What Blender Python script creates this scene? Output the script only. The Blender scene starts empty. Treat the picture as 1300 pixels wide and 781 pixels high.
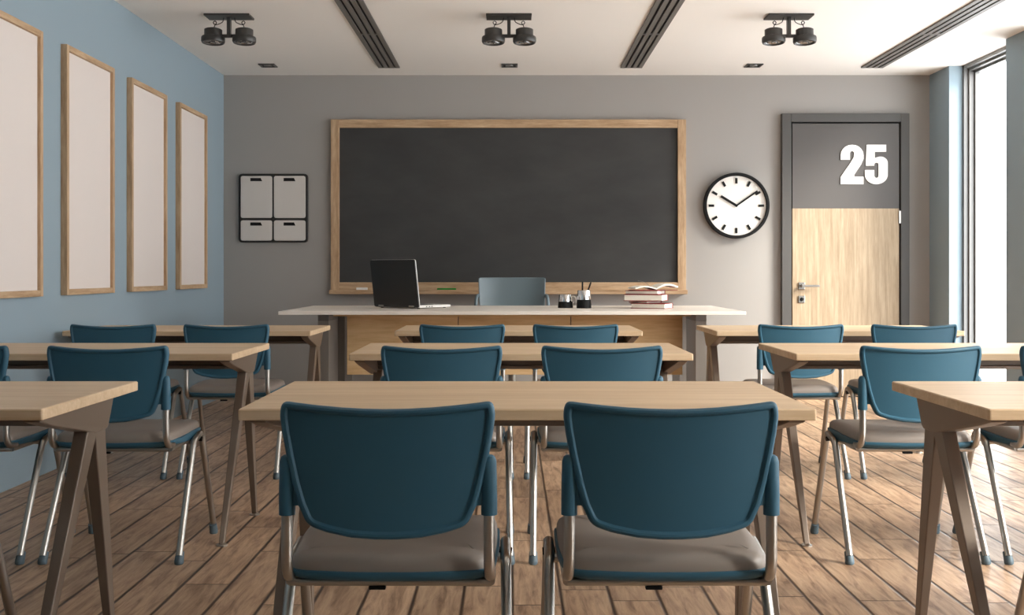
import bpy, bmesh, math, random
from math import pi, sin, cos, radians as R
from mathutils import Vector, Matrix
random.seed(4)
SC = bpy.context.scene
COL = SC.collection
EYE = 1.052            # camera height (m)
F = 1372.0             # focal length in pixels of the 1300 px wide frame
XL, XR, YB, YF, ZC = -2.44, 3.533, 9.147, -3.2, 2.722

def wx(px, D): return (px - 650.0) * D / F
def wz(py, D): return EYE - (py - 346.0) * D / F

# ------------------------------------------------------------------ materials
def srgb(r, g, b):
    def c(v):
        v /= 255.0
        return v / 12.92 if v <= 0.04045 else ((v + 0.055) / 1.055) ** 2.4
    return (c(r), c(g), c(b), 1.0)

def new_mat(name):
    m = bpy.data.materials.new(name); m.use_nodes = True
    nt = m.node_tree
    return m, nt, nt.nodes, nt.links, nt.nodes['Principled BSDF']

def plain(name, col, rough=0.6, metal=0.0, var=0.04, scale=6.0, bump=0.0, bscale=200.0, spec=0.5, coat=0.0):
    m, nt, N, L, P = new_mat(name)
    tc = N.new('ShaderNodeTexCoord')
    nz = N.new('ShaderNodeTexNoise'); nz.inputs['Scale'].default_value = scale
    nz.inputs['Detail'].default_value = 4
    L.new(tc.outputs['Object'], nz.inputs['Vector'])
    mx = N.new('ShaderNodeMixRGB'); mx.blend_type = 'MIX'
    mx.inputs[1].default_value = tuple(min(1, c * (1 - var)) for c in col[:3]) + (1,)
    mx.inputs[2].default_value = tuple(min(1, c * (1 + var)) for c in col[:3]) + (1,)
    L.new(nz.outputs['Fac'], mx.inputs[0])
    L.new(mx.outputs[0], P.inputs['Base Color'])
    P.inputs['Roughness'].default_value = rough
    P.inputs['Metallic'].default_value = metal
    P.inputs['Specular IOR Level'].default_value = spec
    P.inputs['Coat Weight'].default_value = coat
    if bump > 0:
        n2 = N.new('ShaderNodeTexNoise'); n2.inputs['Scale'].default_value = bscale
        L.new(tc.outputs['Object'], n2.inputs['Vector'])
        b = N.new('ShaderNodeBump'); b.inputs['Strength'].default_value = bump
        b.inputs['Distance'].default_value = 0.002
        L.new(n2.outputs['Fac'], b.inputs['Height']); L.new(b.outputs[0], P.inputs['Normal'])
    return m

def wood(name, c1, c2, grain='X', rough=0.45, stretch=14.0, scale=3.0, knots=0.0, contrast=1.0):
    """wood whose fibres run along the local axis `grain`"""
    m, nt, N, L, P = new_mat(name)
    tc = N.new('ShaderNodeTexCoord')
    oi = N.new('ShaderNodeObjectInfo')
    ad = N.new('ShaderNodeVectorMath'); ad.operation = 'ADD'
    sc0 = N.new('ShaderNodeVectorMath'); sc0.operation = 'SCALE'; sc0.inputs['Scale'].default_value = 7.0
    L.new(oi.outputs['Random'], sc0.inputs[0])
    L.new(tc.outputs['Object'], ad.inputs[0]); L.new(sc0.outputs[0], ad.inputs[1])
    mp = N.new('ShaderNodeMapping')
    s = {'X': (1, stretch, stretch), 'Y': (stretch, 1, stretch), 'Z': (stretch, stretch, 1)}[grain]
    mp.inputs['Scale'].default_value = s
    L.new(ad.outputs[0], mp.inputs['Vector'])
    n1 = N.new('ShaderNodeTexNoise'); n1.inputs['Scale'].default_value = scale
    n1.inputs['Detail'].default_value = 6; n1.inputs['Roughness'].default_value = 0.6
    n1.inputs['Distortion'].default_value = 0.3
    L.new(mp.outputs[0], n1.inputs['Vector'])
    n2 = N.new('ShaderNodeTexNoise'); n2.inputs['Scale'].default_value = scale * 6
    n2.inputs['Detail'].default_value = 3
    L.new(mp.outputs[0], n2.inputs['Vector'])
    a = N.new('ShaderNodeMath'); a.operation = 'MULTIPLY_ADD'
    a.inputs[1].default_value = 0.35
    L.new(n2.outputs['Fac'], a.inputs[0]); L.new(n1.outputs['Fac'], a.inputs[2])
    rp = N.new('ShaderNodeValToRGB')
    rp.color_ramp.elements[0].position = 0.68 - 0.22 / contrast; rp.color_ramp.elements[0].color = c2
    rp.color_ramp.elements[1].position = 0.68 + 0.22 / contrast; rp.color_ramp.elements[1].color = c1
    L.new(a.outputs[0], rp.inputs[0])
    L.new(rp.outputs[0], P.inputs['Base Color'])
    P.inputs['Roughness'].default_value = rough; P.inputs['Specular IOR Level'].default_value = 0.3
    b = N.new('ShaderNodeBump'); b.inputs['Strength'].default_value = 0.08; b.inputs['Distance'].default_value = 0.002
    L.new(n2.outputs['Fac'], b.inputs['Height']); L.new(b.outputs[0], P.inputs['Normal'])
    return m

def floor_mat():
    m, nt, N, L, P = new_mat('plank_floor')
    W, LEN = 0.1585, 0.82
    tc = N.new('ShaderNodeTexCoord'); sp = N.new('ShaderNodeSeparateXYZ')
    L.new(tc.outputs['Object'], sp.inputs[0])
    def math_(op, a=None, b=None, c=None):
        n = N.new('ShaderNodeMath'); n.operation = op
        for i, v in enumerate((a, b, c)):
            if v is None: continue
            if isinstance(v, (int, float)): n.inputs[i].default_value = v
            else: L.new(v, n.inputs[i])
        return n.outputs[0]
    u = math_('DIVIDE', math_('ADD', sp.outputs[0], 10 * W), W)
    row = math_('FLOOR', u); fu = math_('FRACT', u)
    wn = N.new('ShaderNodeTexWhiteNoise'); wn.noise_dimensions = '1D'; L.new(row, wn.inputs['W'])
    v = math_('ADD', math_('DIVIDE', sp.outputs[1], LEN), math_('MULTIPLY', wn.outputs['Value'], 7.0))
    idx = math_('FLOOR', v); fv = math_('FRACT', v)
    cb = N.new('ShaderNodeCombineXYZ'); L.new(row, cb.inputs[0]); L.new(idx, cb.inputs[1])
    w2 = N.new('ShaderNodeTexWhiteNoise'); w2.noise_dimensions = '3D'; L.new(cb.outputs[0], w2.inputs['Vector'])
    # distance to plank edges in metres
    eu = math_('MULTIPLY', math_('MINIMUM', fu, math_('SUBTRACT', 1.0, fu)), W)
    ev = math_('MULTIPLY', math_('MINIMUM', fv, math_('SUBTRACT', 1.0, fv)), LEN)
    gu = N.new('ShaderNodeMapRange'); gu.inputs[1].default_value = 0.0022; gu.inputs[2].default_value = 0.0085
    L.new(eu, gu.inputs[0])
    gv = N.new('ShaderNodeMapRange'); gv.inputs[1].default_value = 0.0010; gv.inputs[2].default_value = 0.005
    L.new(ev, gv.inputs[0])
    groove = math_('MINIMUM', gu.outputs[0], gv.outputs[0])
    # grain
    off = N.new('ShaderNodeVectorMath'); off.operation = 'MULTIPLY_ADD'
    off.inputs[1].default_value = (9, 9, 9); L.new(w2.outputs['Color'], off.inputs[0]); L.new(tc.outputs['Object'], off.inputs[2])
    mp = N.new('ShaderNodeMapping'); mp.inputs['Scale'].default_value = (11, 1.3, 1); L.new(off.outputs[0], mp.inputs[0])
    n1 = N.new('ShaderNodeTexNoise'); n1.inputs['Scale'].default_value = 3.4; n1.inputs['Detail'].default_value = 10
    n1.inputs['Roughness'].default_value = 0.65; n1.inputs['Distortion'].default_value = 0.6
    L.new(mp.outputs[0], n1.inputs['Vector'])
    rp = N.new('ShaderNodeValToRGB'); e = rp.color_ramp.elements
    e[0].position = 0.33; e[0].color = srgb(122, 88, 60)
    e[1].position = 0.68; e[1].color = srgb(196, 160, 122)
    mid = e.new(0.48); mid.color = srgb(168, 131, 97)
    L.new(n1.outputs['Fac'], rp.inputs[0])
    hs = N.new('ShaderNodeHueSaturation'); L.new(rp.outputs[0], hs.inputs['Color'])
    L.new(math_('MULTIPLY_ADD', w2.outputs['Value'], 0.34, 0.86), hs.inputs['Value'])
    hs.inputs['Saturation'].default_value = 0.86
    mx = N.new('ShaderNodeMixRGB'); L.new(groove, mx.inputs[0])
    mx.inputs[1].default_value = srgb(58, 38, 24); L.new(hs.outputs[0], mx.inputs[2])
    L.new(mx.outputs[0], P.inputs['Base Color'])
    rr = N.new('ShaderNodeMapRange'); rr.inputs[3].default_value = 0.5; rr.inputs[4].default_value = 0.3
    L.new(n1.outputs['Fac'], rr.inputs[0]); L.new(rr.outputs[0], P.inputs['Roughness'])
    P.inputs['Specular IOR Level'].default_value = 0.5
    h = math_('ADD', groove, math_('MULTIPLY', n1.outputs['Fac'], 0.18))
    b = N.new('ShaderNodeBump'); b.inputs['Strength'].default_value = 0.55; b.inputs['Distance'].default_value = 0.003
    L.new(h, b.inputs['Height']); L.new(b.outputs[0], P.inputs['Normal'])
    return m

def board_mat():
    m, nt, N, L, P = new_mat('chalkboard_slate')
    tc = N.new('ShaderNodeTexCoord')
    mp = N.new('ShaderNodeMapping'); mp.inputs['Rotation'].default_value = (0, 0.5, 0); mp.inputs['Scale'].default_value = (1, 1, 2.2)
    L.new(tc.outputs['Object'], mp.inputs[0])
    n = N.new('ShaderNodeTexNoise'); n.inputs['Scale'].default_value = 1.6; n.inputs['Detail'].default_value = 7
    n.inputs['Roughness'].default_value = 0.6
    L.new(mp.outputs[0], n.inputs['Vector'])
    rp = N.new('ShaderNodeValToRGB'); e = rp.color_ramp.elements
    e[0].position = 0.35; e[0].color = srgb(50, 50, 50); e[1].position = 0.75; e[1].color = srgb(62, 62, 61)
    L.new(n.outputs['Fac'], rp.inputs[0]); L.new(rp.outputs[0], P.inputs['Base Color'])
    P.inputs['Roughness'].default_value = 0.75
    return m

def glass_mat():
    m, nt, N, L, P = new_mat('window_glass')
    out = N['Material Output']
    tr = N.new('ShaderNodeBsdfTransparent'); tr.inputs[0].default_value = (0.97, 0.98, 0.98, 1)
    gl = N.new('ShaderNodeBsdfGlossy'); gl.inputs['Roughness'].default_value = 0.02
    lw = N.new('ShaderNodeLayerWeight'); lw.inputs['Blend'].default_value = 0.5
    pw = N.new('ShaderNodeMath'); pw.operation = 'POWER'; pw.inputs[1].default_value = 5.0
    L.new(lw.outputs['Facing'], pw.inputs[0])
    fr = N.new('ShaderNodeMath'); fr.operation = 'MULTIPLY_ADD'; fr.inputs[1].default_value = 0.6; fr.inputs[2].default_value = 0.03
    L.new(pw.outputs[0], fr.inputs[0])
    mx = N.new('ShaderNodeMixShader'); L.new(fr.outputs[0], mx.inputs[0])
    L.new(tr.outputs[0], mx.inputs[1]); L.new(gl.outputs[0], mx.inputs[2]); L.new(mx.outputs[0], out.inputs[0])
    return m

M = {}
M['blue'] = plain('blue_plastic', srgb(48, 90, 110), 0.5, var=0.03, spec=0.35, bump=0.05, bscale=600)
M['cap'] = plain('slate_rubber_cap', srgb(88, 106, 116), 0.5)
M['steel'] = plain('brushed_steel_tube', srgb(180, 176, 170), 0.32, metal=1.0, var=0.05, scale=20)
M['cushion'] = plain('grey_leather', srgb(136, 126, 118), 0.42, var=0.05, bump=0.06, bscale=250)
M['taupe'] = plain('taupe_powder_coat', srgb(126, 112, 100), 0.38, metal=0.35, var=0.03)
M['taupe_dark'] = plain('taupe_beam', srgb(104, 92, 82), 0.45, metal=0.3, var=0.03)
M['oak'] = wood('pale_oak_top', srgb(218, 192, 160), srgb(196, 166, 131), 'X', 0.45, 16, 1.6)
M['oak_panel'] = wood('oak_panel', srgb(226, 196, 152), srgb(194, 158, 112), 'X', 0.5, 9, 1.5)
M['oak_frame_x'] = wood('oak_frame_x', srgb(204, 175, 142), srgb(160, 128, 96), 'X', 0.55, 10, 3.5)
M['oak_frame_z'] = wood('oak_frame_z', srgb(204, 175, 142), srgb(160, 128, 96), 'Z', 0.55, 10, 3.5)
M['oak_frame_y'] = wood('oak_frame_y', srgb(204, 175, 142), srgb(160, 128, 96), 'Y', 0.55, 10, 3.5)
M['door_wood'] = wood('rough_sawn_door_oak', srgb(188, 168, 142), srgb(150, 130, 105), 'Z', 0.6, 20, 2.6, contrast=1.0)
M['floor'] = floor_mat()
M['board'] = board_mat()
M['glass'] = glass_mat()
M['wall_blue'] = plain('blue_wall_paint', srgb(142, 159, 169), 0.85, var=0.012, scale=2, bump=0.03, bscale=300)
M['wall_grey'] = plain('grey_wall_paint', srgb(159, 155, 151), 0.85, var=0.012, scale=2, bump=0.03, bscale=300)
M['ceil'] = plain('white_ceiling_paint', srgb(236, 231, 225), 0.9, var=0.01, scale=2)
M['vent'] = plain('dark_grey_vent_metal', srgb(112, 108, 104), 0.5, metal=0.2)
M['black'] = plain('matte_black', srgb(10, 10, 11), 0.6, spec=0.25)
M['lamp'] = plain('black_lamp_metal', srgb(64, 62, 60), 0.4, metal=0.3)
M['chrome'] = plain('chrome', srgb(225, 225, 225), 0.12, metal=1.0, var=0.01)
M['lens'] = plain('lamp_reflector', srgb(150, 150, 150), 0.25, metal=0.8)
M['canvas'] = plain('off_white_poster_board', srgb(220, 210, 204), 0.7, var=0.01)
M['doorgrey'] = plain('charcoal_door_paint', srgb(84, 80, 78), 0.6, var=0.02)
M['doorframe'] = plain('charcoal_door_frame', srgb(76, 74, 72), 0.6, var=0.02)
M['white'] = plain('white_paint', srgb(240, 236, 230), 0.5, var=0.01)
M['desk_white'] = plain('white_worktop', srgb(236, 228, 218), 0.35, var=0.01)
M['desk_metal'] = plain('grey_desk_metal', srgb(132, 126, 120), 0.4, metal=0.4)
M['nickel'] = plain('brushed_nickel', srgb(160, 156, 150), 0.3, metal=0.9)
M['winframe'] = plain('grey_window_aluminium', srgb(120, 118, 116), 0.4, metal=0.4)
M['redcover'] = plain('dark_red_book_cover', srgb(140, 36, 36), 0.5)
M['paper'] = plain('book_pages', srgb(236, 232, 220), 0.8, var=0.04, scale=150)
M['green'] = plain('green_felt', srgb(30, 130, 36), 0.8)
M['chalk'] = plain('white_chalk', srgb(232, 230, 224), 0.9)
M['orga_white'] = plain('pale_grey_board', srgb(208, 202, 196), 0.4, var=0.01)
M['orga_black'] = plain('black_board_rim', srgb(40, 39, 38), 0.5)
M['laptop_black'] = plain('laptop_black', srgb(22, 22, 22), 0.35)
M['laptop_silver'] = plain('laptop_white', srgb(225, 222, 218), 0.3)
M['ribbon'] = plain('grey_ribbon', srgb(120, 116, 110), 0.6)
M['office'] = plain('slate_blue_leather', srgb(104, 120, 128), 0.4, var=0.03)

# ------------------------------------------------------------------ mesh helpers
def B(): return bmesh.new()

def box(bm, x0, x1, y0, y1, z0, z1, mtx=None):
    vs = [bm.verts.new((x, y, z)) for z in (z0, z1) for y in (y0, y1) for x in (x0, x1)]
    for f in ((0, 2, 3, 1), (4, 5, 7, 6), (0, 1, 5, 4), (2, 6, 7, 3), (0, 4, 6, 2), (1, 3, 7, 5)):
        bm.faces.new([vs[i] for i in f])
    if mtx: bmesh.ops.transform(bm, matrix=mtx, verts=vs)
    return vs

def hexa(bm, lo, hi):
    """solid between two equal-length polygons (lists of 3D points)"""
    a = [bm.verts.new(p) for p in lo]; b = [bm.verts.new(p) for p in hi]; n = len(a)
    fs = [bm.faces.new(a[::-1]), bm.faces.new(b)]
    for i in range(n): fs.append(bm.faces.new((a[i], a[(i + 1) % n], b[(i + 1) % n], b[i])))
    bmesh.ops.recalc_face_normals(bm, faces=fs)

def tube(bm, pts, r, seg=12, caps=True):
    pts = [Vector(p) for p in pts]; n = len(pts)
    rs = r if isinstance(r, (list, tuple)) else [r] * n
    rings = []; up = None
    for i in range(n):
        if i == 0: t = pts[1] - pts[0]
        elif i == n - 1: t = pts[-1] - pts[-2]
        else: t = (pts[i + 1] - pts[i]).normalized() + (pts[i] - pts[i - 1]).normalized()
        t.normalize()
        if up is None:
            up = Vector((0, 0, 1)) if abs(t.z) < 0.9 else Vector((1, 0, 0))
        s = t.cross(up).normalized(); up = s.cross(t).normalized()
        rings.append([bm.verts.new(pts[i] + (s * cos(2 * pi * k / seg) + up * sin(2 * pi * k / seg)) * rs[i]) for k in range(seg)])
    fs = []
    for i in range(n - 1):
        for k in range(seg):
            fs.append(bm.faces.new((rings[i][k], rings[i][(k + 1) % seg], rings[i + 1][(k + 1) % seg], rings[i + 1][k])))
    if caps:
        fs.append(bm.faces.new(rings[0][::-1])); fs.append(bm.faces.new(rings[-1]))
    bmesh.ops.recalc_face_normals(bm, faces=fs)

def smooth_path(pts, n=5):
    """Catmull-Rom through the points"""
    P_ = [Vector(p) for p in pts]; P_ = [P_[0] * 2 - P_[1]] + P_ + [P_[-1] * 2 - P_[-2]]
    out = []
    for i in range(1, len(P_) - 2):
        a, b, c, d = P_[i - 1:i + 3]
        for k in range(n):
            t = k / n
            out.append(0.5 * ((2 * b) + (c - a) * t + (2 * a - 5 * b + 4 * c - d) * t * t + (-a + 3 * b - 3 * c + d) * t ** 3))
    out.append(P_[-2]); return out

def lathe(bm, prof, seg=32, axis='Z', center=(0, 0, 0)):
    """prof: list of (radius, height); closed at ends when radius is 0"""
    c = Vector(center); rings = []
    def pt(r, h, a):
        if axis == 'Z': return c + Vector((r * cos(a), r * sin(a), h))
        return c + Vector((r * cos(a), h, r * sin(a)))
    for r, h in prof:
        if r < 1e-6: rings.append([bm.verts.new(pt(0, h, 0))])
        else: rings.append([bm.verts.new(pt(r, h, 2 * pi * k / seg)) for k in range(seg)])
    fs = []
    for a, b in zip(rings, rings[1:]):
        for k in range(seg):
            k2 = (k + 1) % seg
            if len(a) == 1 and len(b) == 1: continue
            if len(a) == 1: fs.append(bm.faces.new((a[0], b[k], b[k2])))
            elif len(b) == 1: fs.append(bm.faces.new((a[k], a[k2], b[0])))
            else: fs.append(bm.faces.new((a[k], a[k2], b[k2], b[k])))
    bmesh.ops.recalc_face_normals(bm, faces=fs)

def rounded(pts, rad, n=5):
    """round the corners of a closed polygon; rad is a number or list"""
    out = []; N_ = len(pts)
    for i, p in enumerate(pts):
        p = Vector(p); a = Vector(pts[i - 1]); b = Vector(pts[(i + 1) % N_])
        r = rad[i] if isinstance(rad, (list, tuple)) else rad
        if r <= 0: out.append(p); continue
        u = (a - p); v = (b - p); d = min(r, u.length * .49, v.length * .49)
        s = p + u.normalized() * d; e = p + v.normalized() * d
        for k in range(n + 1):
            t = k / n
            out.append(s * (1 - t) ** 2 + p * 2 * t * (1 - t) + e * t * t)
    return out

def dense(P_, step):
    out = []
    for i, p in enumerate(P_):
        q = P_[(i + 1) % len(P_)]; n = max(1, int(math.ceil((q - p).length / step)))
        for k in range(n): out.append(p.lerp(q, k / n))
    return out

def inset_poly(P_, d):
    n = len(P_); area = sum(P_[i].x * P_[(i + 1) % n].y - P_[(i + 1) % n].x * P_[i].y for i in range(n))
    s = 1 if area > 0 else -1; out = []
    for i in range(n):
        a, p, b = P_[i - 1], P_[i], P_[(i + 1) % n]
        e1 = (p - a).normalized(); e2 = (b - p).normalized()
        nrm = Vector((-e1.y - e2.y, e1.x + e2.x)) * s
        if nrm.length < 1e-6: nrm = Vector((-e1.y, e1.x)) * s
        nrm.normalize()
        k = max(0.6, nrm.dot(Vector((-e1.y, e1.x)) * s))
        out.append(p + nrm * (d / k))
    return out

def slab(bm, outline, rings, fn, fill=True, fill_rings=4, dome=None, closed=False):
    """rings: list of (inset, h). First and last rings are capped by shrinking fans. fn maps (a,b,h) -> 3D"""
    outline = [Vector(p) for p in outline]; n = len(outline)
    cen = sum(outline, Vector((0, 0))) / n
    loops = []
    def add(poly, h): loops.append([bm.verts.new(fn(p.x, p.y, h)) for p in poly])
    d0, h0 = rings[0]; p0 = inset_poly(outline, d0)
    for k in range(1, fill_rings): add([cen + (p - cen) * (k / fill_rings) for p in p0], h0)
    for d, h in rings: add(inset_poly(outline, d), h)
    d1, h1 = rings[-1]; p1 = inset_poly(outline, d1)
    for k in range(fill_rings - 1, 0, -1): add([cen + (p - cen) * (k / fill_rings) for p in p1], h1)
    fs = []
    for a, b in zip(loops, loops[1:]):
        for i in range(n): fs.append(bm.faces.new((a[i], a[(i + 1) % n], b[(i + 1) % n], b[i])))
    ca = bm.verts.new(fn(cen.x, cen.y, h0)); cb = bm.verts.new(fn(cen.x, cen.y, h1))
    for i in range(n):
        fs.append(bm.faces.new((loops[0][(i + 1) % n], loops[0][i], ca)))
        fs.append(bm.faces.new((loops[-1][i], loops[-1][(i + 1) % n], cb)))
    bmesh.ops.recalc_face_normals(bm, faces=fs)

def obj(name, bm, mat, parent=None, smooth=False, bevel=0.0, loc=None, rot=None, seg=2):
    me = bpy.data.meshes.new(name); bm.normal_update(); bm.to_mesh(me); bm.free()
    me.materials.append(mat)
    o = bpy.data.objects.new(name, me); COL.objects.link(o)
    if smooth:
        me.polygons.foreach_set('use_smooth', [True] * len(me.polygons))
        me.set_sharp_from_angle(angle=R(38))
    if bevel > 0:
        md = o.modifiers.new('bevel', 'BEVEL'); md.width = bevel; md.segments = seg; md.limit_method = 'ANGLE'
    if parent: o.parent = parent
    if loc: o.location = loc
    if rot: o.rotation_euler = rot
    return o

def tag(o, label=None, cat=None, group=None, kind=None):
    if label: o['label'] = label
    if cat: o['category'] = cat
    if group: o['group'] = group
    if kind: o['kind'] = kind
    return o

def empty(name, loc, label, cat, group=None, rz=0.0, kind=None):
    o = bpy.data.objects.new(name, None); o.empty_display_size = 0.1
    COL.objects.link(o); o.location = loc; o.rotation_euler = (0, 0, rz)
    return tag(o, label, cat, group, kind)

def kids(o): return [c for c in COL.objects if c.parent == o]
def copy_tree(o, parent=None):
    c = o.copy(); COL.objects.link(c)
    if parent: c.parent = parent
    for ch in kids(o): copy_tree(ch, c)
    return c

def boxobj(name, dims, mat, parent=None, bevel=0.0):
    bm = B(); box(bm, *dims); return obj(name, bm, mat, parent, bevel=bevel)

def S(name, bm_or_dims, mat, label, cat, bevel=0.0, parent=None):
    if isinstance(bm_or_dims, tuple):
        bm = B(); box(bm, *bm_or_dims)
    else: bm = bm_or_dims
    o = obj(name, bm, mat, parent, bevel=bevel)
    if parent is None: tag(o, label, cat, kind='structure')
    return o

# ------------------------------------------------------------------ room shell
T = 0.2
S('floor', (XL - T, 3.641 + .125, YF - T, YB + T, -0.1, 0.0), M['floor'], 'brown wooden plank floor with dark grooves running towards the blackboard', 'floor')
S('ceiling', (XL - T, 3.641 + .125, YF - T, YB + T, ZC, ZC + 0.15), M['ceil'], 'plain off-white ceiling', 'ceiling')
S('wall_left', (XL - T, XL, YF - T, YB + T, 0, ZC), M['wall_blue'], 'light blue painted wall behind the four framed panels', 'wall')
S('wall_back', (XL, 3.641 + .125, YB, YB + T, 0, ZC), M['wall_grey'], 'warm grey wall behind the blackboard and the door', 'wall')
S('wall_front', (XL, 3.641 + .125, YF - T, YF, 0, ZC), M['wall_grey'], 'grey wall behind the viewer, facing the blackboard', 'wall')
# right wall: blue piers with full-height windows between them, set back 0.108 m
WOUT = 3.641; TR = .125
win = []; y1 = 8.734; WW, PW = 1.004, 0.46
while y1 - WW > -.5:  # only the farthest window is in view; nearer ones are added to supply daylight
    win.append((y1 - WW, y1)); y1 -= WW + PW
bm = B(); last = YB
for (a, b) in win:
    box(bm, XR, WOUT + TR, b, last, 0, ZC); last = a
box(bm, XR, WOUT + TR, YF, last, 0, ZC)
S('wall_right', bm, M['wall_blue'], 'blue painted wall piers between the tall windows on the right', 'wall')
for i, (a, b) in enumerate(win):
    fw = 0.055
    w = empty('window_%d' % (i + 1), (WOUT, (a + b) / 2, 0), 'tall full-height window with grey aluminium frame in the right wall', 'window', kind='structure')
    h = (b - a) / 2
    bm = B()
    x0, x1 = 0.0, 0.12
    for (p, q, fwd, xa, xb) in ((0, 0, fw * .5, x0, x1), (fw * .5, 0, fw * .35, x0 + .035, x1), (fw * .85, 0, fw * .35, x0 + .075, x1 - .005)):
        box(bm, xa, xb, -h + p, -h + p + fwd, 0, ZC)
        box(bm, xa, xb, h - p - fwd, h - p, 0, ZC)
        box(bm, xa, xb, -h + p, h - p, ZC - p - fwd, ZC)
        box(bm, xa, xb, -h + p, h - p, 0, p + fwd)
    obj('window_frame', bm, M['winframe'], w, bevel=0.002)
    boxobj('pane', (0.100, 0.106, -h + fw, h - fw, fw, ZC - fw), M['glass'], w)

# ------------------------------------------------------------------ door
D = YB
fx0, fx1, fz1 = wx(991, D), wx(1152, D), wz(145, D)
lx0, lx1, lz1 = wx(1004.5, D), wx(1139.5, D), wz(157.5, D)
dr = empty('door_1', (0, D, 0), 'closed door, charcoal above and pale wood below, marked 25', 'door', kind='structure')
bm = B()
box(bm, fx0, lx0 - .012, -.05, 0, 0, fz1); box(bm, lx1 + .012, fx1, -.05, 0, 0, fz1)
box(bm, lx0 - .012, lx1 + .012, -.05, 0, lz1 + .012, fz1)
obj('door_frame', bm, M['doorframe'], dr, bevel=0.003)
boxobj('door_gap', (lx0 - .012, lx1 + .012, -.006, 0, 0, lz1 + .012), M['black'], dr)
zs = wz(265, D)
boxobj('door_leaf_upper', (lx0, lx1, -.036, -.006, zs, lz1), M['doorgrey'], dr, 0.002)['label'] = 'charcoal upper panel'
boxobj('door_leaf_lower', (lx0, lx1, -.036, -.006, 0.008, zs), M['door_wood'], dr, 0.002)['label'] = 'pale wood lower panel'
boxobj('hinge', (lx1 - .006, lx1 + .014, -.047, -.036, wz(284, D), wz(268, D)), M['nickel'], dr, 0.002)
# lever handle and lock
hx, hz = wx(1016, D), wz(363, D)
bm = B(); box(bm, hx - .028, hx + .028, -.046, -.036, hz - .03, hz + .03)
hp = obj('handle_plate', bm, M['nickel'], dr, bevel=0.004)
bm = B(); tube(bm, [(hx, -.046, hz), (hx, -.085, hz)], .012, 14)
box(bm, hx - .012, hx + .14, -.095, -.08, hz - .009, hz + .009)
obj('handle_lever', bm, M['nickel'], hp, bevel=0.002)
hz2 = wz(380, D)
bm = B(); box(bm, hx - .028, hx + .028, -.046, -.036, hz2 - .03, hz2 + .03)
lk = obj('lock_plate', bm, M['nickel'], dr, bevel=0.004)
bm = B(); lathe(bm, [(0, -.052), (.014, -.052), (.016, -.046), (.016, -.044), (0, -.044)], 18, 'Y', (hx, 0, hz2))
box(bm, hx - .003, hx + .017, -.058, -.05, hz2 + .002, hz2 + .007)
obj('keyhole', bm, M['black'], lk)
# the number 25 in heavy condensed figures
def arc(cx, cy, rx, ry, a0, a1, n=10):
    return [(cx + rx * cos(R(a0 + (a1 - a0) * k / n)), cy + ry * sin(R(a0 + (a1 - a0) * k / n))) for k in range(n + 1)]
two = [(0, 31), (0, 37)] + arc(14, 37, 14, 13, 180, 0) + [(28, 32), (25, 25), (16.5, 12), (16.5, 9.5), (28, 9.5), (28, 0), (0, 0), (0, 9), (12, 27), (16, 34)] + arc(14, 39, 2.6, 3, 0, 180, 6) + [(11.4, 31)]
five = [(2, 50), (26, 50), (26, 41), (12, 41), (12, 33)] + arc(19, 27, 9, 8, 115, 0, 7) + [(28, 12)] + arc(14, 12, 14, 12, 0, -180, 14) + [(0, 18), (11.4, 18)] + arc(14, 11, 2.6, 3, 180, 360, 6) + arc(14, 25, 2.6, 2.4, 0, 180, 6) + [(11.4, 23.5), (1, 23.5)]
k = D / F
for nm, P_, px in (('two', two, 1065.3), ('five', five, 1096)):
    bm = B(); vs = [bm.verts.new((wx(px, D) + a * k * 1.03, -.0365, wz(234.5, D) + b * k)) for a, b in P_]
    f = bm.faces.new(vs); r = bmesh.ops.extrude_face_region(bm, geom=[f])
    bmesh.ops.translate(bm, verts=[v for v in r['geom'] if isinstance(v, bmesh.types.BMVert)], vec=(0, -.008, 0))
    bmesh.ops.triangulate(bm, faces=bm.faces[:]); bmesh.ops.recalc_face_normals(bm, faces=bm.faces[:])
    obj('door_digit', bm, M['white'], dr)['label'] = 'white figure ' + nm

# ------------------------------------------------------------------ blackboard
bx0, bx1, bz0, bz1 = wx(421, D), wx(870, D), wz(369, D), wz(152.5, D)
t = empty('blackboard', ((bx0 + bx1) / 2, D, bz0), 'wide dark blackboard in a pale wooden frame on the back wall', 'blackboard')
w2, hh, fr = (bx1 - bx0) / 2, bz1 - bz0, .07
boxobj('writing_surface', (-w2 + fr, w2 - fr, -.02, 0, fr, hh - fr), M['board'], t)
boxobj('frame_rail', (-w2 + fr, w2 - fr, -.045, 0, hh - fr, hh), M['oak_frame_x'], t, 0.003)
boxobj('frame_rail', (-w2 + fr, w2 - fr, -.045, 0, 0, fr), M['oak_frame_x'], t, 0.003)
boxobj('frame_stile', (-w2, -w2 + fr, -.045, 0, 0, hh), M['oak_frame_z'], t, 0.003)
boxobj('frame_stile', (w2 - fr, w2, -.045, 0, 0, hh), M['oak_frame_z'], t, 0.003)
bm = B(); box(bm, -w2, w2, -.13, 0, -.028, -.001); box(bm, -w2, w2, -.13, -.118, -.001, .008)
obj('chalk_tray', bm, M['oak_frame_x'], t, bevel=0.003)
ty = D - .085; tz = bz0
def traypos(px): return wx(px, ty)
bm = B()
pts = rounded([(-.042, -.011), (.042, -.011), (.042, .011), (-.042, .011)], .005)
slab(bm, pts, [(.002, 0), (0, .002), (0, .028), (.002, .030)], lambda a, b, h: (a, b, h), fill_rings=1)
o = obj('chalk_box', bm, M['chalk'], loc=(traypos(459.5), ty, tz)); o.scale = (1.1, 1, .9)
tag(o, 'small white chalk block on the blackboard tray beside the laptop', 'chalk')
bm = B()
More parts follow.
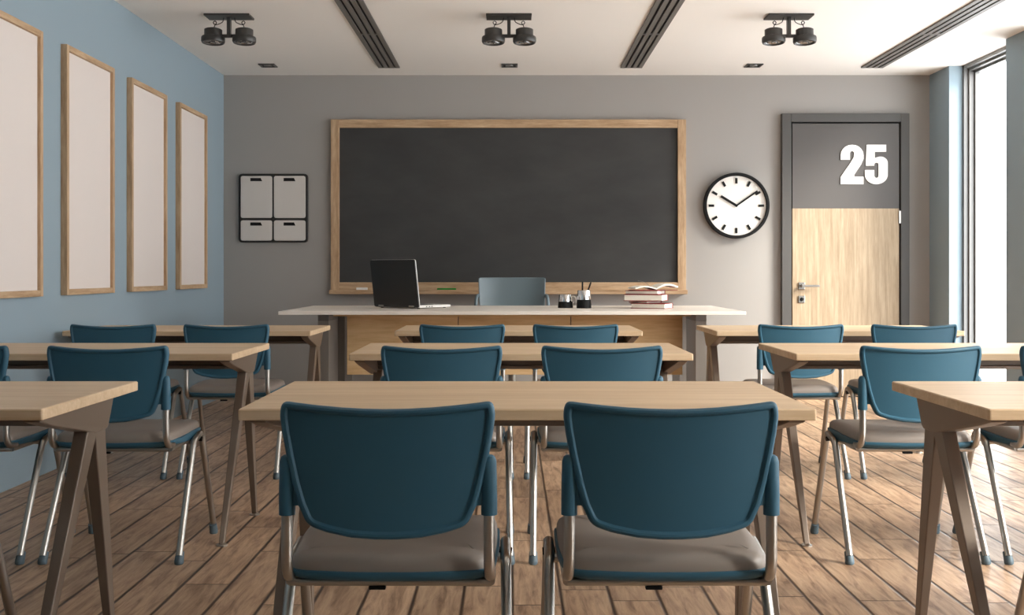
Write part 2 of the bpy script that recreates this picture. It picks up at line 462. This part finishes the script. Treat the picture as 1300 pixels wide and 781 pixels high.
slab(bm, rounded([(-.08, -.02), (.08, -.02), (.08, .02), (-.08, .02)], .008), [(.002, 0), (0, .003), (0, .018), (.004, .022)], lambda a, b, h: (a, b, h), fill_rings=2)
e = obj('board_eraser', bm, M['green'], loc=(traypos(567), ty, tz))
tag(e, 'green felt board eraser lying on the blackboard tray', 'eraser')

# ------------------------------------------------------------------ organiser board (left of blackboard)
ox0, ox1, oz0, oz1 = wx(304, D), wx(391.5, D), wz(308, D), wz(221, D)
t = empty('wall_organiser', ((ox0 + ox1) / 2, D, (oz0 + oz1) / 2), 'black-rimmed wall organiser with four pale panels left of the blackboard', 'wall organiser')
hw, hz_ = (ox1 - ox0) / 2, (oz1 - oz0) / 2
bm = B(); slab(bm, rounded([(-hw, -hz_), (hw, -hz_), (hw, hz_), (-hw, hz_)], .035), [(0, 0), (0, -.028), (.003, -.03), (.010, -.03), (.012, -.018)], lambda a, b, h: (a, h, b), fill_rings=1)
obj('backing', bm, M['orga_black'], t, smooth=True)
uz = oz1 - (223.5 - 221) * k; cz = (oz0 + oz1) / 2
def panel(px0, px1, py0, py1):
    x0, x1, z0, z1 = wx(px0, D) - (ox0 + ox1) / 2, wx(px1, D) - (ox0 + ox1) / 2, wz(py1, D) - cz, wz(py0, D) - cz
    bm = B(); slab(bm, rounded([(x0, z0), (x1, z0), (x1, z1), (x0, z1)], .02), [(0, -.015), (0, -.030), (.003, -.033)], lambda a, b, h: (a, h, b), fill_rings=2)
    p = obj('panel', bm, M['orga_white'], t, smooth=True)
    xm = (x0 + x1) / 2
    bm = B(); hexa(bm, [(xm - .05, -.0345, z1 - .045), (xm + .05, -.0345, z1 - .045), (xm + .038, -.0345, z1 - .018), (xm - .05, -.0345, z1 - .018)],
                   [(xm - .05, -.031, z1 - .045), (xm + .05, -.031, z1 - .045), (xm + .038, -.031, z1 - .018), (xm - .05, -.031, z1 - .018)])
    obj('grip_slot', bm, M['black'], p)
for a in ((306.7, 346.3, 223.8, 277), (348.7, 388.5, 223.8, 277), (306.7, 346.3, 280, 305.7), (348.7, 388.5, 280, 305.7)): panel(*a)

# ------------------------------------------------------------------ clock
cx, cz = wx(933.7, D), wz(261.5, D)
t = empty('wall_clock', (cx, D, cz), 'round white wall clock with black rim showing ten past ten', 'clock')
rr = 41.6 * k
bm = B(); lathe(bm, [(0, -.002), (rr - .004, -.002), (rr, -.01), (rr, -.055), (rr - .003, -.06), (rr - .022, -.06), (rr - .025, -.056), (rr - .026, -.03), (0, -.03)], 64, 'Y')
obj('rim', bm, M['black'], t, smooth=True)
bm = B(); lathe(bm, [(0, -.030), (rr - .0262, -.030), (rr - .0262, -.033), (0, -.033)], 64, 'Y'); obj('dial', bm, M['white'], t)
def bar(bm, ang, r0, r1, w, y0=-.041, y1=-.037):
    m = Matrix.Rotation(ang, 4, 'Y'); box(bm, -w / 2, w / 2, y0, y1, r0, r1, m)
for i in range(12):
    bm = B(); bar(bm, i * pi / 6, .187, .233, .0195, -.040, -.033); obj('hour_mark', bm, M['black'], t, bevel=0.001)
bm = B(); bar(bm, R(-58.5), -.01, .154, .020, -.044, -.041); lathe(bm, [(0, -.05), (.008, -.05), (.008, -.033), (0, -.033)], 12, 'Y'); obj('hour_hand', bm, M['black'], t)
bm = B(); bar(bm, R(55), -.01, .215, .0145, -.048, -.045); obj('minute_hand', bm, M['black'], t)

# ------------------------------------------------------------------ framed panels on the left wall
fz0, fz1_ = .929, 2.288
place = ['nearest the viewer, cut off by the picture edge', 'second from the viewer', 'third from the viewer', 'farthest, next to the back corner']
fr0 = None
for i, y0 in enumerate((4.842, 5.842, 6.842, 7.836)):
    if fr0 is None:
        t = empty('picture_frame', (XL, y0, fz0), '', 'picture frame', 'blank framed panels on the left wall'); fr0 = t
        w, h, b, d = .705, fz1_ - fz0, .032, .035
        boxobj('blank_panel', (.0, .018, b, w - b, b, h - b), M['canvas'], t)
        for nm, dd in (('frame_rail', (0, d, b, w - b, 0, b)), ('frame_rail', (0, d, b, w - b, h - b, h))): boxobj(nm, dd, M['oak_frame_y'], t, .002)
        for nm, dd in (('frame_stile', (0, d, 0, b, 0, h)), ('frame_stile', (0, d, w - b, w, 0, h))): boxobj(nm, dd, M['oak_frame_z'], t, .002)
    else:
        t = copy_tree(fr0); t.location = (XL, y0, fz0)
    t['label'] = 'blank off-white panel in wooden frame, ' + place[i]

# ------------------------------------------------------------------ ceiling vents
def vent(x0, x1, slots, label):
    t = empty('ceiling_vent', ((x0 + x1) / 2, 8.765, ZC), label, 'ceiling vent', 'slotted linear vents in the ceiling')
    w = (x1 - x0) / 2; nseg = 6; L_ = 1.24
    boxobj('vent_backing', (-w + .004, w - .004, -nseg * L_ + .004, -.004, -.003, 0), M['black'], t)
    bm = B()
    # rails between slots
    sw = .017; n = slots; gap = (2 * w - n * sw) / (n + 1)
    xx = -w
    for i in range(n + 1):
        box(bm, xx, xx + gap, -nseg * L_, 0, -.012, -.003); xx += gap + sw
    for s in range(nseg + 1):
        yy = -s * L_
        box(bm, -w, w, yy - .02 if s < nseg else yy, yy + (.02 if s > 0 else 0) - (.0 if s else 0), -.0125, -.003)
    obj('vent_grille', bm, M['vent'], t)
vent(-1.083, -.909, 3, 'long dark slotted vent in the ceiling, left one above the blackboard')
vent(.880, 1.054, 3, 'long dark slotted vent in the ceiling, middle one right of the centre spotlight')
vent(2.83, 3.007, 3, 'long dark slotted vent in the ceiling, rightmost, beside the window')

# ------------------------------------------------------------------ ceiling spotlights
def spotlight(label):
    t = empty('twin_spotlight', (0, 7.03, ZC), label, 'ceiling light', 'twin black spotlights on the ceiling')
    zz = ZC
    boxobj('ceiling_plate', (-.147, .147, -.072, .072, -.013, 0), M['lamp'], t, .002)
    bm = B(); box(bm, -.011, .011, -.02, .02, -.138, -.013); box(bm, -.06, .06, -.012, .012, -.142, -.122)
    obj('stem', bm, M['lamp'], t, bevel=.002)
    for s in (-1, 1):
        bm = B()
        lathe(bm, [(0, -.108), (.050, -.108), (.057, -.112), (.057, -.155), (.073, -.160), (.0755, -.166), (.0755, -.188), (.071, -.198), (.064, -.2), (.060, -.196), (.052, -.172), (0, -.172)], 36)
        hd = obj('lamp_head', bm, M['lamp'], t, smooth=True); hd.location = (s * .101, 0, .018); hd.rotation_euler = (R(-4), 0, 0)
        bm = B()
        lathe(bm, [(0, -.174), (.049, -.176), (.056, -.19), (.052, -.186), (.03, -.181), (0, -.181)], 30)
        for q in range(8):
            a = q * pi / 4; tube(bm, [(cos(a) * .012, sin(a) * .012, -.184), (cos(a) * .05, sin(a) * .05, -.188)], .003, 6)
        lathe(bm, [(0, -.178), (.013, -.18), (.013, -.194), (0, -.198)], 14)
        obj('reflector', bm, M['lens'], hd, smooth=True)
        bm = B()
        pth = [(s * .035, 0, -.013), (s * .045, 0, -.042), (s * .085, 0, -.058), (s * .103, 0, -.046), (s * .093, 0, -.034), (s * .082, 0, -.046), (s * .094, 0, -.064), (s * .1, 0, -.092)]
        tube(bm, smooth_path(pth, 6), .0028, 8)
        obj('cable', bm, M['black'], t, smooth=True)
    return t
sp = spotlight('twin black spotlight on the ceiling, left one near the blue wall'); sp.location.x = -1.84
for x, lb in ((-.02, 'twin black spotlight on the ceiling, middle one above the blackboard'), (1.80, 'twin black spotlight on the ceiling, right one above clock and door')):
    c = copy_tree(sp); c.location.x = x; c['label'] = lb
# recessed square downlights
dl0 = None
for x, lb in ((-1.965, 'small square recessed downlight in the ceiling, left one near the blue wall'), (-.02, 'small square recessed downlight in the ceiling, centre one'), (1.945, 'small square recessed downlight in the ceiling, right one above the clock')):
    if dl0 is None:
        dl0 = t = empty('recessed_downlight', (x, 8.70, ZC), lb, 'ceiling light', 'recessed square downlights')
        bm = B()
        for d in ((-.065, .065, -.065, -.05), (-.065, .065, .05, .065), (-.065, -.05, -.05, .05), (.05, .065, -.05, .05)): box(bm, d[0], d[1], d[2], d[3], -.009, 0)
        obj('trim_ring', bm, M['lamp'], t, bevel=.001)
        boxobj('recess', (-.05, .05, -.05, .05, -.002, 0), M['black'], t)
        bm = B(); lathe(bm, [(0, -.002), (.035, -.002), (.032, -.008), (.02, -.004), (0, -.004)], 24); obj('lamp_lens', bm, M['lens'], t, smooth=True)
    else:
        t = copy_tree(dl0); t.location.x = x; t['label'] = lb

# ------------------------------------------------------------------ student chair
def back_fn(bow=.034):
    def fn(a, b, h):
        y = h - bow * (1 - (a / .22) ** 2) - (b - .52) * .05 + .017
        return (a, y, b)
    return fn
def make_chair():
    t = empty('student_chair', (0, 0, 0), '', 'chair')
    # backrest outline (x, z)
    top = [(x, .7785 + .0135 * (abs(x) / .213) ** 1.8) for x in [.213, .18, .14, .09, .045, 0, -.045, -.09, -.14, -.18, -.213]]
    side_l = [(-.2185, .765), (-.214, .73), (-.205, .68), (-.193, .625), (-.180, .58), (-.165, .548)]
    bot = [(-.153, .538), (-.12, .528), (-.07, .519), (-.02, .516), (.02, .516), (.07, .519), (.12, .528), (.153, .538)]
    side_r = [(-x, z) for x, z in side_l[::-1]]
    pts = top + side_l + bot + side_r
    rad = [.022] + [0] * 9 + [.022] + [.012] + [0] * 4 + [.014] + [.01] + [0] * 6 + [.01] + [.014] + [0] * 4 + [.012]
    pts = dense([Vector(p) for p in rounded(pts, rad, 4)], .02)
    bm = B()
    slab(bm, pts, [(.018, .007), (.004, .009), (0, .004), (0, -.006), (.003, -.012), (.007, -.0135), (.0115, -.012), (.0135, -.0085), (.016, -.006), (.020, -.006)], back_fn(), fill_rings=7)
    obj('backrest', bm, M['blue'], t, smooth=True)
    for s in (-1, 1):
        bm = B()
        tube(bm, [(s * .2035, .008, .681), (s * .2035, .008, .677), (s * .204, .008, .668), (s * .2055, .008, .60), (s * .2055, .008, .56)], [.009, .014, .0165, .0165, .0165], 20)
        # web that ties the socket to the shell
        hexa(bm, [(s * .178, -.004, .668), (s * .203, .002, .668), (s * .203, .002, .572), (s * .193, 0, .580), (s * .181, -.002, .580), (s * .166, -.006, .562)],
             [(s * .178, .008, .668), (s * .203, .014, .668), (s * .203, .014, .572), (s * .193, .012, .580), (s * .181, .010, .580), (s * .166, .006, .562)])
        obj('back_socket', bm, M['blue'], t, smooth=True)
        bm = B()
        tube(bm, smooth_path([(s * .2055, .008, .565), (s * .2055, .008, .50), (s * .206, .012, .455), (s * .207, .035, .428), (s * .207, .08, .424)], 5), .0115, 14)
        obj('upright', bm, M['steel'], t, smooth=True)
        bm = B(); tube(bm, [(s * .207, .05, .412), (s * .207, .40, .412)], .010, 12)
        tube(bm, [(s * .19, .27, .406), (s * .236, .27, .402)], .011, 12)
        obj('side_rail', bm, M['steel'], t, smooth=True)
        # legs: rear leg carries the flat bridge over the apex
        bm = B()
        tube(bm, smooth_path([(s * .246, .028, .03), (s * .241, .15, .255), (s * .2385, .2200, .385), (s * .238, .245, .411), (s * .2375, .275, .418), (s * .237, .325, .428)], 5), .012, 14)
        l1 = obj('leg', bm, M['steel'], t, smooth=True)
        bm = B()
        tube(bm, smooth_path([(s * .244, .489, .03), (s * .2385, .35, .385), (s * .2375, .335, .418), (s * .2375, .328, .428)], 5), .012, 14)
        l2 = obj('leg', bm, M['steel'], t, smooth=True)
        for lg, p, q in ((l1, (s * .246, .028), (s * .2452, .046)), (l2, (s * .244, .489), (s * .2435, .478))):
            bm = B(); tube(bm, [(p[0], p[1], 0), (p[0], p[1], .004), (p[0], p[1], .012), (q[0], q[1], .040)], [.014, .0165, .0165, .0145], 16)
            obj('foot_cap', bm, M['cap'], lg, smooth=True)
        bm = B(); tube(bm, [(s * .222, .30, .412), (s * .252, .30, .410)], .009, 12); obj('stacking_knob', bm, M['black'], t, smooth=True)
    bm = B(); tube(bm, [(-.207, .055, .410), (.207, .055, .410)], .009, 12); obj('cross_rail', bm, M['steel'], t, smooth=True)
    bm = B(); tube(bm, [(-.207, .39, .410), (.207, .39, .410)], .009, 12); obj('cross_rail', bm, M['steel'], t, smooth=True)
    bm = B(); box(bm, -.045, -.01, .048, .062, .394, .402); obj('stop_pad', bm, M['black'], t, bevel=.002)
    # seat shell and cushion (x, y)
    so = rounded([(-.212, .03), (-.10, .018), (.10, .018), (.212, .03), (.226, .20), (.222, .425), (-.222, .425), (-.226, .20)], [.045, .06, .06, .045, .1, .055, .055, .1], 5)
    def seat(a, b, h):
        edge = max(0, abs(a) / .226)
        dip = .008 * edge ** 3 * max(0., (b - .1) / .32)          # side wings rise to the front
        front = -.010 * max(0, (b - .33) / .09) ** 2
        low = -.020 * edge ** 2 * min(1, max(0, (b - .05) / .25)) if h < .428 else 0
        return (a, b, h + dip + front + low - .004 * (1 - edge))
    bm = B()
    slab(bm, so, [(.05, .414), (.02, .418), (.004, .426), (0, .434), (.001, .440), (.006, .441)], seat, fill_rings=4)
    obj('seat_shell', bm, M['blue'], t, smooth=True)
    co = [Vector(p) for p in inset_poly(so, .007)]
    bm = B()
    slab(bm, co, [(.0, .436), (-.001, .444), (0, .454), (.004, .463), (.014, .471), (.035, .476), (.07, .478)], seat, fill_rings=4)
    obj('cushion', bm, M['cushion'], t, smooth=True)
    return t

# ------------------------------------------------------------------ student table (origin: middle of the near edge)
TW, TD, TH, TT = 1.322, .635, .74, .0265
def make_table():
    t = empty('student_table', (0, 0, 0), '', 'table')
    bm = B(); hw = TW / 2
    slab(bm, rounded([(-hw, 0), (hw, 0), (hw, TD), (-hw, TD)], .006, 3), [(.0015, TH - TT), (0, TH - TT + .0015), (0, TH - .003), (.003, TH)], lambda a, b, h: (a, b, h), fill_rings=1)
    obj('tabletop', bm, M['oak'], t, smooth=False)
    zt = TH - TT
    for s in (-1, 1):
        xo, xi = s * (hw - .016), s * (hw - .030)
        th = .012 * s
        prof = [(.03, zt, 0), (.49, zt, 0), (.487, zt - .078, 1), (.478, zt - .086, 1), (.40, zt - .088, 1), (.10, zt - .026, .4), (.03, zt - .008, .2)]
        def P3(off): return [((xo + (xi - xo) * w_) - off, y, z) for y, z, w_ in prof]
        bm = B(); hexa(bm, P3(0), P3(th * 3.2)); obj('end_bracket', bm, M['taupe'], t, bevel=.003)
        az = zt - .068
        for fy, (a0, a1) in ((.018, (.350, .420)), (.548, (.392, .465))):
            xf = s * (hw - .045)
            xt = s * (hw - .050)
            wb = .013; xd = .010
            bm = B()
            lo = [(xf - xd, fy - wb, .008), (xf + xd, fy - wb, .008), (xf + xd, fy + wb, .008), (xf - xd, fy + wb, .008)]
            hi = [(xt - .019, a0, az), (xt + .019, a0, az), (xt + .019, a1, az), (xt - .019, a1, az)]
            hexa(bm, lo, hi)
            lg = obj('leg', bm, M['taupe'], t, bevel=.003)
            bm = B(); lathe(bm, [(0, 0), (.022, 0), (.022, .004), (.012, .010), (0, .012)], 20); g = obj('glide', bm, M['steel'], lg, smooth=True, loc=(xf, fy, 0))
    bm = B(); box(bm, -hw + .06, hw - .06, .39, .43, zt - .052, zt - .0005); obj('cross_beam', bm, M['taupe_dark'], t, bevel=.002)
    bm = B(); box(bm, -hw + .06, hw - .06, .378, .442, zt - .066, zt - .0525); obj('beam_flange', bm, M['taupe'], t, bevel=.002)
    return t

chair = make_chair(); table = make_table()
rows = [2.467, 4.145, 5.75]
rown = ['front row nearest the viewer', 'second row', 'row nearest the desk']
cols = [(-1.7335, 'left'), (.035, 'middle'), (1.75, 'right')]
used = [False, False]
def place_thing(src, i, loc, label, group):
    if used[i]: o = copy_tree(src)
    else: o = src; used[i] = True
    o.location = loc; o['label'] = label; o['group'] = group
    return o
rl = {0: 'nearest the viewer', 1: 'in the second row', 2: 'in the farthest row'}
for ci, (cx_, cn) in enumerate(cols):
    for ri, ry in enumerate(rows):
        tb = place_thing(table, 0, (cx_, ry, 0), 'pale wood student table with taupe legs, %s column, %s' % (cn, rl[ri]), 'student tables')
        if cn == 'middle':      # these stand with their legs a little farther in
            for ch in kids(tb):
                if ch.name.startswith('leg'):
                    sgn = 1 if sum(v.co.x for v in ch.data.vertices) > 0 else -1
                    ch.location.x = -sgn * .018
        for s in (-1, 1):
            if ri == 0 and ((cn == 'left' and s == -1) or (cn == 'right' and s == 1)): continue
            side = 'left' if s == -1 else 'right'
            lab = 'blue student chair, %s one at the %s table %s' % (side, cn, rl[ri])
            place_thing(chair, 1, (cx_ + s * .287, ry - .277, 0), lab, 'blue student chairs')

# ------------------------------------------------------------------ teacher desk
dz, d0, d1 = .80, 6.985, 8.232
dxl, dxr = -1.512, 1.514; dcx = (dxl + dxr) / 2; dw = (dxr - dxl) / 2
t = empty('teacher_desk', (dcx, d0, 0), 'large teacher desk with white top, wood front panels and grey legs', 'desk')
bm = B(); slab(bm, rounded([(-dw, 0), (dw, 0), (dw, d1 - d0), (-dw, d1 - d0)], .006, 2), [(.001, dz - .022), (0, dz - .021), (0, dz - .002), (.002, dz)], lambda a, b, h: (a, b, h), fill_rings=1)
obj('worktop', bm, M['desk_white'], t)
for s in (-1, 1):
    bm = B(); box(bm, s * 1.206, s * 1.278, .12, .50, 0, .732); obj('leg', bm, M['desk_metal'], t, bevel=.002)
    bm = B(); box(bm, s * 1.206, s * 1.278, .12, .50, .732, .7775); obj('top_bracket', bm, M['vent'], t, bevel=.002)
    bm = B(); box(bm, s * 1.206, s * 1.278, .80, 1.16, 0, .732); obj('leg', bm, M['desk_metal'], t, bevel=.002)
    bm = B(); box(bm, s * 1.206, s * 1.278, .80, 1.16, .732, .7775); obj('top_bracket', bm, M['vent'], t, bevel=.002)
pD = 7.30 - d0
xs = [wx(440, 7.3), wx(581.7, 7.3), wx(724.7, 7.3), wx(867, 7.3)]
for a, b in zip(xs, xs[1:]):
    boxobj('front_panel', (a + .003 - dcx, b - .003 - dcx, pD, pD + .02, .361, dz - .0235), M['oak_panel'], t, .0015)
boxobj('panel_backing', (xs[0] + .02 - dcx, xs[3] - .02 - dcx, pD + .0205, pD + .035, .38, dz - .03), M['vent'], t)
boxobj('under_rail', (-1.205, 1.205, pD - .02, pD - .001, dz - .044, dz - .0235), M['oak_panel'], t, .0015)

# laptop
yaw = R(38); LW, LH, LD = .435, .335, .33
lx, ly = wx(533, 7.47), 7.47
t = empty('laptop', (lx, ly, dz), 'open black laptop on the teacher desk, lid back facing the room', 'laptop', rz=0)
# local frame: hinge line runs from right corner towards (-cos, +sin); base extends along (sin, cos)
ang = -yaw
t.rotation_euler = (0, 0, ang)
# local x: from right corner (0) to left (-LW); local y: away from the viewer (keyboard side)
bm = B(); slab(bm, rounded([(-LW, .0), (0, .0), (0, LD), (-LW, LD)], .015, 4), [(.003, .006), (0, .009), (0, .020), (.004, .024)], lambda a, b, h: (a, b, h - .10 * 0), fill_rings=1)
base = obj('base', bm, M['laptop_silver'], t, smooth=True)
bm = B()
for r_ in range(5):
    for c_ in range(14): box(bm, -LW + .035 + c_ * .0255, -LW + .035 + c_ * .0255 + .021, LD * .18 + r_ * .027, LD * .18 + r_ * .027 + .022, .024, .0265)
obj('keyboard', bm, M['laptop_black'], base)
bm = B(); box(bm, -LW / 2 - .05, -LW / 2 + .05, LD * .68, LD * .92, .0238, .0248); obj('touchpad', bm, M['nickel'], base)
bm = B()
for px_ in (.03, .06, .085): box(bm, -.0002, .0008, LD * .1 + px_, LD * .1 + px_ + .012, .011, .017)
obj('side_port', bm, M['black'], base)
bm = B()
for fx_ in (-LW + .04, -.04):
    for fy_ in (.03, LD - .03): lathe(bm, [(0, 0), (.01, 0), (.01, .006), (0, .006)], 12, center=(fx_, fy_, 0))
obj('rubber_foot', bm, M['black'], base)
lean = R(8)
lid = B()
slab(lid, rounded([(-LW, .0), (0, .0), (0, LH), (-LW, LH)], .014, 4), [(.002, -.012), (0, -.009), (0, -.004)], lambda a, b, h: (a, h, b), fill_rings=1)
ld = obj('lid', lid, M['laptop_black'], t, smooth=True, loc=(0, .003, .010), rot=(lean, 0, 0))
b2 = B()
slab(b2, rounded([(-LW, .0), (0, .0), (0, LH), (-LW, LH)], .014, 4), [(.0, -.004), (0, .002), (.002, .003)], lambda a, b, h: (a, h, b), fill_rings=1)
obj('screen_bezel', b2, M['laptop_silver'], ld, smooth=True)
b3 = B(); box(b3, -LW + .02, -.02, .003, .0036, .03, LH - .02); obj('screen', b3, M['laptop_black'], ld)
b4 = B()
for hx_ in (-LW + .07, -.07): tube(b4, [(hx_ - .025, -.002, .016), (hx_ + .025, -.002, .016)], .011, 12)
obj('hinge', b4, M['nickel'], t, smooth=True)

# metal cups
def cup(px, py, rb, rt, h, handle, name, label, group):
    Dc = .252 * F / (py - 346)
    t = empty(name, (wx(px, Dc), Dc, dz), label, 'cup', group)
    hb = h * .48; rm = rb + (rt - rb) * .48
    bm = B(); lathe(bm, [(0, 0), (rb - .003, 0), (rb, .004), (rm, hb), (0, hb)], 36); obj('lower_body', bm, M['black'], t, smooth=True)['label'] = 'glossy black lower half'
    bm = B(); lathe(bm, [(rm - .004, hb - .001), (rm, hb), (rt, h - .002), (rt - .001, h), (rt - .003, h), (rm - .004, hb + .003), (0, hb + .003)], 36); obj('upper_body', bm, M['chrome'], t, smooth=True)['label'] = 'polished chrome upper half'
    if handle:
        bm = B(); tube(bm, smooth_path([(rt - .004, 0, h * .86), (rt + .022, 0, h * .84), (rt + .030, 0, h * .6), (rt + .024, 0, h * .34), (rb - .006, 0, h * .2)], 6), .005, 10)
        obj('cup_handle', bm, M['white'], t, smooth=True)
    return t, Dc
cup(717.8, 391.0, .054, .045, .094, True, 'metal_mug', 'short black and chrome mug left of the pencil cup', 'metal cups')
tc, Dc = cup(741.3, 391.3, .053, .0455, .126, False, 'pencil_cup', 'taller black and chrome cup holding two black pencils', 'metal cups')
c0 = tc.location
for px0, px1, py1, lb in ((739.5, 739.7, 357.5, 'black pencil standing upright in the pencil cup, the left one'), (743, 750.5, 358.5, 'black pencil leaning right in the pencil cup')):
    bm = B(); a = Vector((wx(px0, Dc), Dc + .01, dz + .066)); b = Vector((wx(px1, Dc), Dc + .02, wz(py1, Dc)))
    dd = (b - a); tube(bm, [a, a + dd * .9, a + dd], [.0065, .0065, .0045], 6)
    tag(obj('pencil', bm, M['black']), lb, 'pencil', 'black pencils in the cup')

# books
def book(cxp, cyd, z, w, d, h, yaw_, label, soft=False):
    t = empty('book', (cxp, cyd, z), label, 'book', 'books stacked on the desk', rz=R(yaw_))
    c = .0042
    bm = B(); box(bm, -w / 2 + .005, w / 2 - .005, -d / 2 + .005, d / 2 - .001, c, h - c); obj('pages', bm, M['paper'], t)
    bm = B(); box(bm, -w / 2, w / 2, -d / 2, d / 2, 0, c); box(bm, -w / 2, w / 2, -d / 2, d / 2, h - c, h); box(bm, -w / 2, w / 2, d / 2 - .001, d / 2 + .003, 0, h)
    obj('cover', bm, M['redcover'], t, bevel=.0008)
    return t
Dk = 7.60; kk = Dk / F
bx = wx(822, Dk)
book(wx(827.5, Dk), Dk, dz, .25, .19, .037, -25, 'red-covered book at the bottom of the stack on the desk')
book(wx(819, Dk), Dk + .01, dz + .037, .17, .15, .016, -48, 'thin book second from the bottom of the desk stack')
book(wx(820, Dk), Dk, dz + .053, .275, .19, .046, -20, 'thick red-covered book in the middle of the desk stack')
book(wx(819, Dk), Dk, dz + .099, .24, .17, .028, -25, 'red-covered book directly under the open book')
t = empty('open_book', (wx(829, Dk), Dk, dz + .127), 'open book lying face up on top of the stacked books', 'book', rz=R(12))
def leaves(pts, w, th):
    bm = B(); n = len(pts)
    lo = [(x, -w / 2, z) for x, z in pts] ; up = [(x, -w / 2, z + th) for x, z in pts]
    ring = lo + up[::-1]
    hexa(bm, ring, [(x, w / 2, z) for x, _, z in ring]); return bm
hump = lambda s: [(s * u * .155, .004 + .026 * sin(min(1, u * 1.05) * pi * .88) * (1 if s > 0 else .7) + (.004 if s > 0 else 0)) for u in [i / 12 for i in range(13)]]
obj('left_pages', leaves(hump(-1)[::-1], .17, .010), M['paper'], t)
obj('right_pages', leaves(hump(1), .17, .013), M['paper'], t)
bm = B(); box(bm, -.15, .15, -.087, .087, 0, .003); obj('cover', bm, M['redcover'], t, bevel=.001)
bm = B()
rp = smooth_path([(-.005, .02, .012), (-.03, .025, .04), (-.06, .03, .058), (-.10, .03, .066)], 5)
for a, b in zip(rp, rp[1:]):
    hexa(bm, [a + Vector((0, -.004, 0)), a + Vector((0, .004, 0)), a + Vector((0, .004, .0012)), a + Vector((0, -.004, .0012))], [b + Vector((0, -.004, 0)), b + Vector((0, .004, 0)), b + Vector((0, .004, .0012)), b + Vector((0, -.004, .0012))])
obj('ribbon_marker', bm, M['ribbon'], t)

# teacher's chair, facing the class
oD = 8.62
t = empty('office_chair', (wx(650, oD), oD - .18, 0), 'slate blue office chair behind the teacher desk, facing the room', 'office chair')
bm = B()
po = rounded([(-.222, .47), (.222, .47), (.262, .80), (.268, 1.012), (-.268, 1.012), (-.262, .80)], [.08, .08, .1, .02, .02, .1], 5)
po = dense([Vector(p) for p in po], .03)
def ofn(a, b, h):
    return (a, .18 + h + (b - .47) * .12 - .075 * (abs(a) / .27) ** 2.6, b)
slab(bm, po, [(.006, -.018), (0, -.012), (0, .012), (.006, .018)], ofn, fill_rings=7); obj('backrest', bm, M['office'], t, smooth=True)
bm = B(); slab(bm, rounded([(-.25, -.27), (.25, -.27), (.24, .2), (-.24, .2)], .07, 5), [(.02, .42), (0, .44), (0, .47), (.02, .49), (.05, .495)], lambda a, b, h: (a, b, h), fill_rings=3)
obj('seat', bm, M['office'], t, smooth=True)
for s in (-1, 1):
    bm = B(); tube(bm, smooth_path([(s * .235, .12, .45), (s * .282, .10, .52), (s * .285, .10, .80), (s * .275, .13, .866), (s * .255, .17, .86)], 5), .013, 12)
    obj('armrest', bm, M['office'], t, smooth=True)
bm = B(); tube(bm, [(0, -.03, .08), (0, -.03, .43)], .028, 18); obj('gas_column', bm, M['steel'], t, smooth=True)
for q in range(5):
    a = q * 2 * pi / 5 + .3; ex, ey = cos(a) * .27, sin(a) * .27 - .03
    bm = B(); tube(bm, [(0, -.03, .10), (ex * .6, ey * .6 - .012, .085), (ex, ey, .062)], [.024, .018, .013], 10); lg = obj('base_arm', bm, M['nickel'], t, smooth=True)
    bm = B(); lathe(bm, [(0, -.012), (.022, -.012), (.026, -.006), (.026, .006), (.022, .012), (0, .012)], 18, 'Y'); obj('caster', bm, M['black'], lg, smooth=True, loc=(ex, ey, .026))

# ------------------------------------------------------------------ light
w = bpy.data.worlds.new('sky'); SC.world = w; w.use_nodes = True
nt = w.node_tree; bg = nt.nodes['Background']
bg.inputs[0].default_value = (.96, .98, 1.0, 1); bg.inputs[1].default_value = 8.0
sun = bpy.data.lights.new('sun', 'SUN'); sun.energy = 8.0; sun.angle = R(20); sun.color = (1.0, .93, .84)
so_ = bpy.data.objects.new('sun', sun); COL.objects.link(so_)
dv = Vector((-1, .6, -.62)); so_.rotation_euler = dv.to_track_quat('-Z', 'Y').to_euler(); so_.location = (12, -3, 6)
for i, (a, b) in enumerate(win):     # portals only guide sampling of the daylight through each window
    l = bpy.data.lights.new('window_portal', 'AREA'); l.shape = 'RECTANGLE'; l.size = ZC; l.size_y = b - a
    l.cycles.is_portal = True
    o = bpy.data.objects.new('window_portal', l); COL.objects.link(o)
    o.location = (WOUT + TR + .01, (a + b) / 2, ZC / 2); o.rotation_euler = Vector((-1, 0, 0)).to_track_quat('-Z', 'Y').to_euler()

# ------------------------------------------------------------------ camera
cam = bpy.data.cameras.new('camera'); co_ = bpy.data.objects.new('camera', cam); COL.objects.link(co_)
co_.location = (0, 0, EYE); co_.rotation_euler = (pi / 2, 0, 0)
cam.sensor_fit = 'HORIZONTAL'; cam.sensor_width = 36.0; cam.lens = F * 36.0 / 1300.0
cam.shift_x = 0.0; cam.shift_y = -(390.5 - 346.0) / 1300.0
cam.clip_start = .05; cam.clip_end = 200
SC.camera = co_
vs_ = SC.view_settings; vs_.view_transform = 'Standard'; vs_.look = 'None'; vs_.gamma = 1; vs_.use_curve_mapping = False
vs_.exposure = 0.2
SC.cycles.max_bounces = 16; SC.cycles.diffuse_bounces = 10; SC.cycles.glossy_bounces = 6; SC.cycles.transparent_max_bounces = 16
